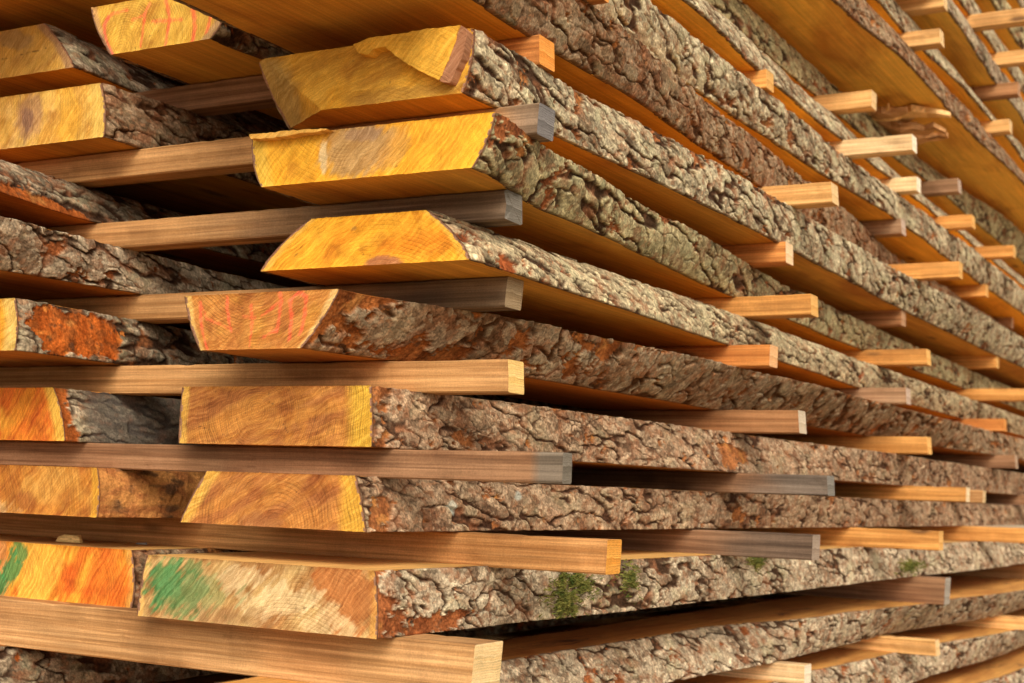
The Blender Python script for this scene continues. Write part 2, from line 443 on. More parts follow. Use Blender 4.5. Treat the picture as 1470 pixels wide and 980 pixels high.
class Board:
    """one waney-edged board lying along +Y; x-edges are functions of y, bark of thickness T outside the wood"""

    def __init__(s, label, zb, zt, yf, xlb, xlt, xrb, xrt, bark_r='grey', bark_l='dark', seed=1, plank=M_PLANK_Y,
                 end_mat=None, end_col=None, end_res=.0016, ds=.0018, ns=44, bulge=.004, group=None, y1=LENGTH_END, front_off=None,
                 loss_fn=None, left_ds=.006, plank_top=None, end_skew=0.0, bark_mod=None, wav=.004):
        s.zb, s.zt, s.yf, s.y1, s.seed, s.T, s.end_res = zb, zt, yf, y1, seed, BARK[bark_r]['T'], end_res
        kb, kt, lb, lt = knots(xrb), knots(xrt), knots(xlb), knots(xlt)
        Tr, Tl = BARK[bark_r]['T'], BARK[bark_l]['T']
        # centre of the board's near foot is the thing's origin
        s.o = np.array([float((kb(0.) + lb(0.)) / 2), 0.0, zb])
        s.root = thing('sawn_board', label, 'board', tuple(s.o), group)
        hgt = zt - zb
        prof = lambda t: bulge * 4 * t * (1 - t)
        def wv(y, sd): return wav * fbm(np.asarray(y) * 4.5, np.full(np.shape(y), sd * 1.7), seed + 90, 3) * 1.6
        s.xr = lambda y, t: kb(y) * (1 - t) + kt(y) * t + prof(t) - Tr * .62 + wv(y, .3 + 0 * seed)
        s.xl = lambda y, t: lb(y) * (1 - t) + lt(y) * t - prof(t) + Tl * .62 + wv(y, 5.1)
        foff = front_off or (lambda u, t: np.zeros(np.shape(u)))
        s.front_y = lambda u, t: yf + foff(u, t) + end_skew * (u - .5)
        # ---- end grain face
        wdt = float(s.xr(yf, .5) - s.xl(yf, .5))
        nu = max(10, int(wdt / end_res)); nt_ = max(8, int(hgt / end_res))
        u, t = np.meshgrid(np.linspace(0, 1, nu), np.linspace(0, 1, nt_), indexing='ij')
        x = s.xl(np.full(u.shape, yf), t) * (1 - u) + s.xr(np.full(u.shape, yf), t) * u
        z = zb + hgt * t
        inner = np.minimum(np.minimum(u, 1 - u) * 40, np.minimum(t, 1 - t) * 12).clip(0, 1)
        yy = s.front_y(u, t) + (fbm(x * 60, z * 60, seed + 70, 3) * .0012 + fbm(x * 250 + z * 140, z * 30, seed + 71, 2) * .0005)
        jag = .0011 * fbm(x * 170, t * 3, seed + 73, 3) + .0009 * np.maximum(0, fbm(x * 500, t * 3, seed + 74, 2))
        z = z + np.where(t > .999, np.abs(jag), 0) - np.where(t < .001, np.abs(jag), 0); yy -= np.where((t > .999) | (t < .001), .0006, 0)
        col = end_col(u, t, x - s.o[0], z - zb, seed) if end_col else np.broadcast_to(np.array([.62, .34, .08]), u.shape + (3,))
        s.end = np_mesh('end_grain', np.stack([x, yy, z], -1).reshape(-1, 3) - s.o, grid_quads(nu, nt_), end_mat, s.root, col)
        # ---- sawn faces (top, bottom), hidden sides and far end: one closed shell behind the end face
        ys = np.concatenate([[yf], ysteps(yf + .01, y1, .02)])
        nx = 14
        uu = np.linspace(0, 1, nx)
        Y, U = np.meshgrid(ys, uu, indexing='ij')
        V = []; Q = []; MI = []; off = 0
        fade = np.exp(-(Y - yf) / .05)
        def face(tt, zz, flip, mi):
            nonlocal off
            X = s.xl(Y, tt) * (1 - U) + s.xr(Y, tt) * U
            YY = Y + (s.front_y(U, tt) - yf) * fade
            Z = np.full(Y.shape, zz) + np.where(Y > yf + .005, fbm(X * 25, Y * 12, seed + 60, 2) * .0008, 0)
            V.append(np.stack([X, YY, Z], -1).reshape(-1, 3)); q = grid_quads(len(ys), nx, flip, off); Q.append(q); MI.extend([mi] * len(q)); off += Y.size
        face(0.0, zb, True, 0); face(1.0, zt, False, 1)
        tt = np.linspace(0, 1, 7); Y2, T2 = np.meshgrid(ys, tt, indexing='ij'); fade2 = np.exp(-(Y2 - yf) / .05)
        for side, fn, uval, flip in ((0, s.xl, 0., False), (1, s.xr, 1., True)):
            X = fn(Y2, T2); YY = Y2 + (s.front_y(np.full(T2.shape, uval), T2) - yf) * fade2
            V.append(np.stack([X, YY, zb + hgt * T2], -1).reshape(-1, 3)); q = grid_quads(len(ys), 7, flip, off); Q.append(q); MI.extend([0] * len(q)); off += Y2.size
        xe = np.array([s.xl(np.array(y1), a) for a in (0., 1.)] + [s.xr(np.array(y1), a) for a in (1., 0.)], float)
        V.append(np.array([[xe[0], y1, zb], [xe[1], y1, zt], [xe[2], y1, zt], [xe[3], y1, zb]])); Q.append(np.array([[off, off + 1, off + 2, off + 3]])); MI.append(0)
        s.plank = np_mesh('plank', np.concatenate(V) - s.o, np.concatenate(Q), [plank, plank_top or plank], s.root, None, True, mat_idx=MI)
        # ---- bark strips
        s.bark = s.make_bark(+1, bark_r, Tr, ds, ns, loss_fn, bark_mod)
        s.make_bark(-1, bark_l, Tl, left_ds, 14, None, None)

    def make_bark(s, side, kind, T, ds, ns, loss_fn, mod):
        hgt = s.zt - s.zb; seed = s.seed + (0 if side > 0 else 500)
        ds = ds * .72; ns = int(ns * 1.35); ys = ysteps(s.yf, s.y1, ds); t = np.linspace(0, 1, ns)
        Y, Tt = np.meshgrid(ys, t, indexing='ij')
        fn = s.xr if side > 0 else s.xl
        x0 = fn(Y, Tt)
        S = hgt * Tt
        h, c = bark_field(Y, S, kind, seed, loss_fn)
        if mod is not None: h, c = mod(Y, Tt, h, c)
        rim = ss(0, .012, Y - s.yf)                         # sawn across at the near end
        h = h * rim + (1 - rim) * (.20 + .25 * (h - .5)).clip(.05, .5)
        dxdt = (fn(Y[:1], np.ones_like(Y[:1])) - fn(Y[:1], np.zeros_like(Y[:1]))) / hgt
        nz = -np.clip(dxdt, -1, 1) * side * .6
        X = x0 + side * h * T
        edge = (4 * Tt * (1 - Tt)).clip(0, 1) ** .5
        Z = s.zb + S + h * T * nz * edge
        Z = np.clip(Z, s.zb, s.zt)
        # ragged saw-torn lips along the two arrises
        rag = .0022 * fbm(Y * 70, Tt * 0 + 3.3, seed + 77, 3)
        Z = Z + np.where(Tt > .985, rag - .0004, 0) - np.where(Tt < .015, rag * .6, 0)
        u1 = 1.0 if side > 0 else 0.0
        foff = (s.front_y(np.full(Tt.shape, u1), Tt) - s.yf) * np.exp(-(Y - s.yf) / .05)
        fr = .0012 * fbm(Tt * 9, Tt * 0 + 1.1, seed + 3, 2)
        YY = Y + foff + np.where(Y == s.yf, fr, 0)
        P = np.stack([X, YY, Z], -1)
        # inner skin 2 mm inside the wood, closing rim
        x_in = x0 - side * .002
        Pi = np.stack([x_in, YY, s.zb + S], -1)
        inn = np.array(BARK[kind]['inner'])
        full = np.concatenate([Pi[:, :1], P, Pi[:, -1:]], 1)
        cc = np.concatenate([np.broadcast_to(inn * 1.3, c[:, :1].shape), c, np.broadcast_to(inn * 1.3, c[:, :1].shape)], 1)
        front = full[:1].copy(); front[:, :, 0] = np.concatenate([x_in[:1, :1], x_in[:1], x_in[:1, -1:]], 1)
        back = full[-1:].copy(); back[:, :, 0] = np.concatenate([x_in[-1:, :1], x_in[-1:], x_in[-1:, -1:]], 1)
        rimc = np.array([.34, .18, .11])
        full = np.concatenate([front, full[:1], full, back], 0)
        fc = np.broadcast_to(rimc, cc[:1].shape)
        cc = np.concatenate([fc, fc, cc, fc], 0)
        ni, nj = full.shape[:2]
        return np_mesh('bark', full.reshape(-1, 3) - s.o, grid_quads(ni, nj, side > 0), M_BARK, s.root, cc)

    def surf(s, y, t):                                     # a point on the right waney face
        return np.array([float(s.xr(np.array(y), t)) + s.T * .8, y, s.zb + (s.zt - s.zb) * t])


# ------------------------------------------------------------------ end-face colouring
def streak(x, z, a, seed, lo=9, hi=120):
    p = x * math.cos(a) + z * math.sin(a); q = -x * math.sin(a) + z * math.cos(a)
    return fbm(p * lo, q * hi, seed, 4)


def end_colour(c1, c2, c3=None, ang=.6, sap_r=None, sap_l=None, wr=.02, wl=.02, patches=(), strokes=(), cracks=(), slant_r=0, slant_l=0, lo=9, hi=60, us=1.0):
    def f(u, t, x, z, seed):
        w = (x.max() - x.min()) / us; H = z.max(); u = 1 - (1 - u) * us
        n = streak(x, z, ang, seed + 1, lo, hi); n2 = fbm(x * 22, z * 22, seed + 2, 4)
        c = mix(c1, c2, ss(-.25, .3, n + .4 * n2))
        if c3 is not None: c = mix(c, c3, ss(.08, .42, fbm(x * 13, z * 16, seed + 3, 4) + .3 * n) * .85)
        c = mix(c, c * np.array([.66, .52, .45]), ss(.14, .42, fbm(x * 26, z * 32, seed + 31, 5)) * .6)
        jr = .004 * fbm(x * 0 + .5, z * 60, seed + 4, 3)
        if sap_r is not None: c = mix(c, sap_r, (1 - ss(wr * .6, wr * 1.25, (1 - u) * w + jr + slant_r * (t - .5))))
        if sap_l is not None: c = mix(c, sap_l, (1 - ss(wl * .6, wl * 1.25, u * w + jr + slant_l * (t - .5))))
        for (u0, t0, ru, rt, col, amt, rough) in patches:
            dx = (u - u0) / ru; dz = (t - t0) / rt
            d = np.sqrt(dx * dx + dz * dz) + rough * fbm(x * 45, z * 45, seed + int(u0 * 100) + 5, 4) + rough * .8 * streak(x, z, ang, seed + 9, 16, 190)
            c = mix(c, col, (1 - ss(.7, 1.15, d)) * amt)
        for (pts, col, wd, amt) in strokes:
            d = np.full(u.shape, 9.)
            P = [((a - .5) * w, b * H) for a, b in pts]
            U = (u - .5) * w
            for (a, b), (e, g) in zip(P[:-1], P[1:]):
                ex, ez = e - a, g - b; k = np.clip(((U - a) * ex + (z - b) * ez) / (ex * ex + ez * ez + 1e-12), 0, 1)
                d = np.minimum(d, np.hypot(U - a - k * ex, z - b - k * ez))
            d = d + .0022 * fbm(x * 130, z * 130, seed + 21, 3)
            msk = (1 - ss(wd * .35, wd * .95, d)) * amt * (.62 + .9 * np.clip(.35 + streak(x, z, 1.2, seed + 23, 60, 420), 0, .6))
            c = mix(c, col, np.clip(msk * .8, 0, .8))
        rr = np.random.RandomState(seed)
        auto = []
        for _ in range(4):
            a0, b0, q = rr.uniform(.15, .85), rr.uniform(.1, .9), rr.uniform(0, 6.28); auto.append(([(a0, b0), (a0 + .05 * math.cos(q), b0 + .25 * math.sin(q)), (a0 + .09 * math.cos(q + .3), b0 + .45 * math.sin(q + .3))], .0008))
        for (pts, wd) in list(cracks) + auto:
            P = [((a - .5) * w, b * H) for a, b in pts]; U = (u - .5) * w; d = np.full(u.shape, 9.)
            for (a, b), (e, g) in zip(P[:-1], P[1:]):
                ex, ez = e - a, g - b; k = np.clip(((U - a) * ex + (z - b) * ez) / (ex * ex + ez * ez + 1e-12), 0, 1)
                d = np.minimum(d, np.hypot(U - a - k * ex, z - b - k * ez))
            d = d + .0035 * np.abs(fbm(x * 90, z * 90, seed + 25, 3))
            c = mix(c, (.10, .045, .018), (1 - ss(wd * .3, wd * .9, d)) * .8 * ss(-.25, .2, fbm(x * 120, z * 120, seed + 27, 2)))
        return c
    return f


def end_colour_wide(*a, **k): return end_colour(*a, us=2.02, **k)


YEL, GOLD, DEEP = (.76, .39, .042), (.83, .435, .038), (.70, .26, .018)
ORB, BRN, SAP = (.60, .27, .055), (.46, .19, .05), (.74, .42, .07)
PINK = (.95, .17, .08)

# ------------------------------------------------------------------ the right-hand tier of boards, bottom to top
LAY = {12: (-.492, -.430), 11: (-.398, -.335), 10: (-.304, -.241), 9: (-.187, -.122), 8: (-.086, -.030), 7: (0., .062), 6: (.0965, .155),
       5: (.187, .240), 4: (.272, .325), 3: (.358, .424), 2: (.457, .519), 1: (.552, .614), 0: (.645, .707), -1: (.740, .802),
       -2: (.835, .897), -3: (.930, .992), -4: (1.025, 1.087), -5: (1.120, 1.182), -6: (1.215, 1.277), -7: (1.310, 1.372)}
GR = 'waney boards of the right tier'
GL = 'waney boards of the left tier'
B = {}


def moss_loss(y, s): return 0


# bottom three: end out of the frame
B[12] = Board('lowest grey barked board, only its edge shows at the foot of the pile', *LAY[12], -.12, -.30, -.28, [(-.2, .03), (1.5, .12), (2.5, .20), (5, .25)], [(-.2, .03), (1.5, .12), (2.5, .20), (5, .25)], 'pale', seed=1201,
              plank=M_PLANK_B, end_mat=make_end_mat('end_grain_low', (0, .02)), end_res=.006, ds=.004, ns=22, group=GR)
B[11] = Board('grey barked board second from the foot of the pile, under two pale spacer sticks', *LAY[11], -.12, -.30, -.28, [(-.2, .0), (1.2, .07), (1.8, .115), (2.6, .16), (5, .22)], [(-.2, .0), (1.2, .06), (1.7, .095), (2.6, .197), (5, .22)], 'pale', seed=1101,
              plank=M_PLANK_B, end_mat=make_end_mat('end_grain_low', (0, .02)), end_res=.006, ds=.0026, ns=34, group=GR)
B[10] = Board('pale plated bark board with stained top, below the mossy board', *LAY[10], -.28, float(on_z((300, 980), -.241)[0]) - .012, float(on_z((300, 980), -.241)[0]), [(-.3, .0), (.7, .02), (1.1, .055), (1.7, .065), (2.6, .15), (5, .2)], [(-.2, -.015), (.3, -.01), (.9, .0), (1.35, .075), (1.9, .137), (2.6, .20), (5, .24)], 'pale', seed=1001,
              plank=M_PLANK_B, end_mat=make_end_mat('end_grain_low', (0, .02)), end_res=.006, ds=.0018, ns=46, group=GR)

CREAM, TANB = (.56, .37, .15), (.40, .21, .07)
GREEN = (.045, .25, .075)


def loss9(y, s):
    return .5 * np.exp(-((y - .05) / .07) ** 2 - ((s - .008) / .016) ** 2) + .45 * np.exp(-((y + .03) / .02) ** 2) - .25 * ss(.12, .3, y)


B[9] = Board('mossy board with a green paint patch on its cream end', *LAY[9], -.03, -.281, -.272, [(-.03, .040), (.2, .045), (.64, .07), (1.5, .095), (2.6, .14), (5, .2)], [(-.03, .034), (.2, .045), (.64, .07), (1.5, .085), (2.6, .12), (5, .2)],
             'pale', seed=901, bulge=.002, plank=M_PLANK_O, plank_top=M_PLANK_T, loss_fn=loss9, ns=50, ds=.0016,
             end_mat=make_end_mat('end_grain_cream', (.05, -.08), 1500, .10, .9, .26, .26),
             end_col=end_colour(CREAM, TANB, (.40, .19, .06), ang=.75, sap_r=(.66, .36, .10), wr=.008, sap_l=(.68, .42, .14), wl=.006, lo=14, hi=46, patches=[
                 (.88, .60, .13, .75, (.45, .15, .035), .8, .5), (.60, .42, .16, .3, (.74, .57, .31), .65, 1.2), (.42, .72, .12, .2, (.66, .49, .26), .6, 1.2), (.80, .18, .10, .25, (.72, .54, .28), .65, 1.1),
                 (.30, .12, .3, .2, (.40, .23, .10), .5, .8), (.11, .62, .10, .36, GREEN, .75, 1.1), (.17, .48, .12, .42, (.07, .22, .07), .6, 1.5), (.27, .40, .12, .34, (.20, .28, .10), .5, 1.4)],
                 cracks=[([(.56, .12), (.64, .30), (.80, .42), (.95, .45)], .0012)]), group=GR)


def loss8(y, s):
    return .55 * np.exp(-((y - .03) / .018) ** 2 - ((s - .012) / .016) ** 2)


def mod8(Y, T, h, c):
    for (y0, t0, r, tt) in ((.155, .45, .012, .16), (.30, .72, .012, .12)):
        d = np.sqrt(((Y - y0) / r) ** 2 + ((T - t0) / tt) ** 2) + .5 * fbm(Y * 80, T * 5, 8, 3)
        c = mix(c, (.50, .54, .45), (1 - ss(.5, 1.0, d)) * .6)
    return h, c


B[8] = Board('board with pale flecked bark and yellow rimmed brown end, right above the mossy one', *LAY[8], 0., -.258, -.225, [(0, .001), (.23, .005), (.8, .03), (1.6, .06), (2.7, .09), (5, .12)], [(0, -.015), (.23, .0), (.7, .03), (1.3, .07), (2.7, .08), (5, .12)],
             'mixed', seed=801, bulge=.0012, plank=M_PLANK_O, loss_fn=loss8, bark_mod=mod8, ns=42, ds=.0016,
             end_mat=make_end_mat('end_grain_brown_rings', (.01, .0), 1500, .42, .5, .2, .34),
             end_col=end_colour((.54, .235, .055), (.41, .155, .042), (.58, .27, .065), ang=.5, sap_r=(.68, .38, .055), wr=.028, sap_l=(.72, .42, .09), wl=.018, slant_r=.01, slant_l=-.012,
                                patches=[(.45, .1, .12, .22, (.40, .17, .06), .6, .7)]), group=GR)


def loss7(y, s):
    return .7 * np.exp(-((y - .86) / .05) ** 2 - ((s - .028) / .02) ** 2) + .3 * np.exp(-((y - .01) / .02) ** 2)


B[7] = Board('board whose ringed brown end has a fine check, two above the mossy one', *LAY[7], 0., -.266, -.265, [(0, .002), (.34, .03), (.87, .07), (1.8, .09), (5, .12)], [(0, -.002), (.33, .03), (.93, .05), (1.77, .1), (5, .12)],
             'mixed', seed=701, bulge=.0008, plank=M_PLANK_O, loss_fn=loss7, ns=46, ds=.0016,
             end_mat=make_end_mat('end_grain_ochre_rings', (-.02, .035), 2300, .48, .35, .2, .36),
             end_col=end_colour((.53, .235, .05), (.40, .155, .04), (.56, .25, .04), ang=.3, sap_r=(.66, .39, .05), wr=.03, sap_l=(.66, .38, .08), wl=.01,
                                cracks=[([(.47, .9), (.52, .55), (.60, .12)], .0011), ([(.05, .35), (.25, .15), (.33, .05)], .001), ([(.28, .8), (.45, .78), (.55, .6)], .0009)]), group=GR)


def loss6(y, s):
    return .55 * np.exp(-((y - .0) / .045) ** 2 - ((s - .056) / .011) ** 2) + .6 * np.exp(-((y + .05) / .012) ** 2) + .5 * np.exp(-((y - .12) / .05) ** 2 - ((s - .0) / .018) ** 2) + .6 * np.exp(-((y - .42) / .035) ** 2 - ((s - .045) / .014) ** 2)


S6 = lambda pts: [((x - 60 - (1 - y_) * 80 * 0) / 1310, y_) for x, y_ in pts]


def px6(p):                                # face coordinates of a point measured on this end
    q = on_y((250 + p[0] / 5.88, 395 + p[1] / 5.88), -.05); t = (q[2] - .0965) / .0585
    xl = -.197 * (1 - t) - .222 * t; xr = -.055 * (1 - t) - .010 * t
    return ((q[0] - xl) / (xr - xl), t)


def st6(*p): return [px6(a) for a in p]


B[6] = Board('orange board chalked in pink on its end, dark brown flaky bark', *LAY[6], -.05, -.198, -.224, [(-.05, -.050), (.37, .02), (.9, .03), (1.8, .05), (2.9, .13), (5, .16)], [(-.05, -.006), (.28, .06), (.75, .09), (1.2, .11), (5, .15)],
             'brown', seed=601, plank=M_PLANK_O, loss_fn=loss6, ns=48, ds=.0016, bulge=.003,
             end_mat=make_end_mat('end_grain_orange', (.0, .12), 1900, .32, .4, .22, .3),
             end_col=end_colour((.58, .255, .058), (.47, .18, .04), (.62, .31, .055), ang=1.2, sap_r=(.74, .46, .17), wr=.008, sap_l=(.72, .45, .14), wl=.008, strokes=[
                 (st6((205, 240), (220, 400), (250, 610)), PINK, .0036, 1.0), (st6((215, 240), (265, 370), (345, 400), (470, 455)), PINK, .002, .55), (st6((440, 185), (452, 330), (478, 465)), PINK, .0028, .85),
                 (st6((650, 260), (660, 430), (640, 590)), PINK, .0034, .75), (st6((585, 350), (690, 360)), PINK, .0025, .5), (st6((912, 125), (915, 230), (900, 330), (878, 470)), PINK, .0034, .95),
                 (st6((900, 220), (820, 290), (740, 345)), PINK, .0026, .75), (st6((878, 455), (760, 525)), PINK, .0022, .7),
                 (st6((990, 545), (1000, 400), (995, 215), (1085, 140), (1135, 180), (1120, 300), (1080, 500)), PINK, .0030, 1.0)]), group=GR)


def loss5(y, s):
    return .5 * np.exp(-((y - .09) / .05) ** 2 - ((s - .005) / .012) ** 2)


B[5] = Board('golden board with both upper corners rounded off, no heart mark, above the chalked orange one', *LAY[5], 0., [(-.1, -.165), (5, -.165)], -.100, [(0, .113), (.2, .105), (.92, .08), (1.97, .045), (5, .05)], [(0, .060), (.28, .06), (.8, .07), (1.65, .06), (5, .06)],
             'shag', seed=501, plank=M_PLANK_Y, loss_fn=loss5, ns=44, ds=.0017, bulge=.006,
             end_mat=make_end_mat('end_grain_gold', (.02, -.12), 1500, .16, .65, .18, .22),
             end_col=end_colour(GOLD, (.78, .365, .028), DEEP, ang=.65, sap_r=(.76, .43, .06), wr=.01, sap_l=(.78, .45, .08), wl=.012, lo=7, hi=40,
                                patches=[(.62, .02, .10, .16, (.36, .14, .08), .8, .5), (.42, .75, .03, .06, (.35, .2, .06), .6, .6)]), group=GR)


def loss4(y, s):
    return .45 * np.exp(-((y - .02) / .05) ** 2 - ((s - .05) / .025) ** 2)


B[4] = Board('golden board with a brown heart blotch on its end, greenish bark', *LAY[4], -.03, -.145, -.160, [(-.03, .128), (.2, .095), (.9, .055), (1.7, .035), (5, .03)], [(-.03, .152), (.15, .125), (.47, .1), (1.2, .055), (2.0, .04), (5, .04)],
             'green', seed=401, plank=M_PLANK_Y, loss_fn=loss4, ns=46, ds=.0017,
             end_mat=make_end_mat('end_grain_gold_heart', (-.02, .10), 1500, .16, .9, .2, .22),
             end_col=end_colour(GOLD, (.78, .38, .03), (.82, .36, .022), ang=.9, sap_r=(.88, .48, .04), wr=.02, sap_l=(.78, .48, .07), wl=.02, lo=7, hi=40,
                                patches=[(.46, .60, .155, .62, (.50, .30, .115), .95, .35), (.62, .5, .06, .5, (.56, .30, .08), .7, .5), (.48, .85, .08, .16, (.34, .21, .13), .6, .5), (.315, .55, .02, .34, (.72, .55, .30), .8, .5)],
                                cracks=[([(.59, .97), (.575, .6), (.53, .3), (.51, .02)], .0011)]), group=GR)


def off3(u, t):
    # broken away lower left corner: the face runs back there
    d = (.27 - u) + (1 - t) * 0.0 - (1 - t) * .0
    d = (.05 + .26 * (1 - t)) - u
    return np.clip(d, 0, 1) * .16


B[3] = Board('yellow board with a torn splinter slab on its end and a broken corner', *LAY[3], 0., -.172, -.188, [(0, .094), (.16, .105), (.65, .12), (1.7, .11), (5, .16)], [(0, .104), (.23, .1), (.65, .12), (1.47, .12), (2.36, .15), (5, .16)],
             'grey', seed=301, plank=M_PLANK_Y, ns=46, ds=.0017, front_off=off3,
             end_mat=make_end_mat('end_grain_olive', (.02, -.1), 1500, .14, .35, .2, .26),
             end_col=end_colour((.74, .42, .06), (.58, .30, .04), (.80, .42, .04), ang=.3, lo=8, hi=40,
                                patches=[(.02, .4, .17, .75, (.50, .33, .10), .85, .25), (.7, .1, .3, .12, (.40, .22, .05), .5, .6)]), group=GR)


def mod2(Y, T, h, c):
    return h, c


B[2] = Board('dark brown barked board above the splintered yellow one, its end above the picture', *LAY[2], -.20, -.20, -.19, [(-.2, .10), (.2, .095), (.4, .1), (.7, .085), (1.2, .06), (2.1, .02), (5, .0)], [(-.2, .13), (.3, .12), (.77, .09), (1.2, .07), (2.1, .02), (5, .0)],
             'rust', seed=201, plank=M_PLANK_Y, ns=46, ds=.0017, end_mat=make_end_mat('end_grain_up', (0, .02)), end_res=.006, group=GR)
UP = dict(end_mat=bpy.data.materials['end_grain_up'], end_res=.008, group=GR, ns=36, plank=M_PLANK_LIT)
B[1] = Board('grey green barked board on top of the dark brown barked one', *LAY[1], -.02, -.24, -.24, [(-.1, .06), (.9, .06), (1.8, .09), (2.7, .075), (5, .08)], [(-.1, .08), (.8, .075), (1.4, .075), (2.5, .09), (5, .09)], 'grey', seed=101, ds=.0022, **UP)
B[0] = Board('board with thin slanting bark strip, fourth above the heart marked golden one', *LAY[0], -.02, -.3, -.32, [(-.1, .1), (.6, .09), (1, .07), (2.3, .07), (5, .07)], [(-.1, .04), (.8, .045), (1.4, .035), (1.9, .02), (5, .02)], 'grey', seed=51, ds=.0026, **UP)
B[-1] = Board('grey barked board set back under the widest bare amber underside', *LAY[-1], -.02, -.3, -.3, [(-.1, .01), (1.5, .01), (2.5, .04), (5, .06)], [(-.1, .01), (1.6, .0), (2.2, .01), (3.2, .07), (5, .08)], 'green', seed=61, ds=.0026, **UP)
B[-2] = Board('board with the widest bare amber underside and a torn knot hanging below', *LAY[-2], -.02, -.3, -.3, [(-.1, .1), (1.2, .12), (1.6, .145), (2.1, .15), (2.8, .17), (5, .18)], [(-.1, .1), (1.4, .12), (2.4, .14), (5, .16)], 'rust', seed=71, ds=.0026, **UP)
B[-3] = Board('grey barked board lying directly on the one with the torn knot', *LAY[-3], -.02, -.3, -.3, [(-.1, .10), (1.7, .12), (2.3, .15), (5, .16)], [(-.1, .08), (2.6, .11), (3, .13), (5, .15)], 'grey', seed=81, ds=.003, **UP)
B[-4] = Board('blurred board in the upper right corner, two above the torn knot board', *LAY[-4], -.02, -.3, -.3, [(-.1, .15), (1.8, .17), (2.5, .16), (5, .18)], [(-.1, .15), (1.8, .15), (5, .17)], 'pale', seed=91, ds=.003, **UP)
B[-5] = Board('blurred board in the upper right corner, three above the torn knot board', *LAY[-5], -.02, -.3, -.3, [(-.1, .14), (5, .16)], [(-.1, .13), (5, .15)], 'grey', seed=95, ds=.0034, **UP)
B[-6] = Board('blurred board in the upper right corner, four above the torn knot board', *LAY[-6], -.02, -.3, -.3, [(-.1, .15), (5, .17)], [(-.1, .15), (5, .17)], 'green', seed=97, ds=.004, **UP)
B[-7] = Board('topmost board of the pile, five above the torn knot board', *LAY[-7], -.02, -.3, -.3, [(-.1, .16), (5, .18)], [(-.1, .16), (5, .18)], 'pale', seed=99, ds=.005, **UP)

# ------------------------------------------------------------------ the left tier (their right edges and near ends show)
LB = {}
LE = dict(ds=.0022, ns=40, left_ds=.02, group=GL)


def left(k, label, yf, xb, xt, kind, seed, width=.85, **kw):
    d = dict(LE); d.update(kw)
    sh = lambda v: [(a, b - width) for a, b in v]
    LB[k] = Board(label, *LAY[k], yf, sh(xb), sh(xt), xb, xt, kind, seed=seed, **d)


left(10, 'board at the lower left corner, stained brown top and dark bark', -.16, [(-.3, -.49), (5, -.49)], [(-.3, -.49), (.1, -.505), (5, -.5)], 'dark', 1011, plank=M_PLANK_B, end_mat=make_end_mat('end_grain_left_low', (0, 0)), end_res=.006)
left(12, 'lowest board of the left tier, hidden in the dark at the foot of the pile', -.16, [(-.3, -.22), (5, -.22)], [(-.3, -.22), (5, -.22)], 'dark', 1213, width=1.1, plank=M_PLANK_B, end_mat=make_end_mat('end_grain_left_foot', (0, 0)), end_res=.008, ds=.006, ns=16)
left(11, 'dark board under the one at the lower left corner, glimpsed through the gap', -.16, [(-.3, -.24), (5, -.24)], [(-.3, -.24), (5, -.24)], 'dark', 1113, width=1.1, plank=M_PLANK_B, end_mat=bpy.data.materials['end_grain_left_foot'], end_res=.008, ds=.004, ns=20)
left(9, 'bright orange ended board with a green paint smear, beside the cream one', .03, [(0, -.335), (5, -.33)], [(0, -.34), (5, -.33)], 'rust', 911, plank=M_PLANK_O, plank_top=M_PLANK_T,
     end_mat=make_end_mat('end_grain_fire', (-.05, -.1), 1500, .2, 1.1, .3, .26),
     end_col=end_colour_wide((.76, .36, .04), (.70, .20, .02), (.62, .13, .015), ang=1.0, sap_r=(.72, .35, .07), wr=.010, lo=10, hi=50,
                        patches=[(.62, .55, .10, .9, (.80, .45, .07), .85, .6), (.9, .5, .08, .8, (.66, .17, .02), .7, .6), (.47, .5, .05, .9, (.55, .27, .09), .8, .5), (.56, .80, .03, .3, GREEN, .8, 1.0), (.525, .55, .035, .32, GREEN, .85, 1.0), (.48, .26, .035, .3, GREEN, .85, 1.0)]))
left(8, 'orange ended board with bark stripped off, under the grey patched bark board', .0, [(0, -.372), (.12, -.355), (5, -.36)], [(0, -.377), (.12, -.36), (5, -.36)], 'rust', 811, plank=M_PLANK_O, bark_mod=lambda Y, T, h, c: (h, mix(mix(np.full(c.shape, 1.) * np.array([.50, .215, .06]), (.36, .13, .04), ss(-.2, .3, fbm(Y * 30, T * 4, 3, 4))), (.10, .05, .025), ss(.05, .3, fbm(Y * 25 + 3, T * 3.5, 6, 4)) * ss(.008, .03, Y) * .85)),
     loss_fn=lambda y, s: 1.0 + 0 * y, end_mat=make_end_mat('end_grain_left_orange', (-.05, -.06), 1400, .25, .8, .24, .26),
     end_col=end_colour_wide((.56, .24, .04), (.42, .15, .026), (.62, .32, .07), ang=.8, sap_r=(.66, .34, .045), wr=.01, patches=[(.55, .08, .13, .28, (.62, .42, .2), .6, .5), (.72, .3, .04, .2, (.34, .12, .03), .6, .7)]))


def mod7l(Y, T, h, c):
    m_ = ss(.02, .05, Y + .01 * fbm(Y * 40, T * 3, 4, 3)) * (1 - ss(.25, .4, Y))
    g_n = .085 + .045 * fbm(Y * 60, T * 5, 5, 4)
    return h * (1 - .5 * m_), mix(c, np.stack([g_n, g_n * .86, g_n * .70], -1), m_ * .7)


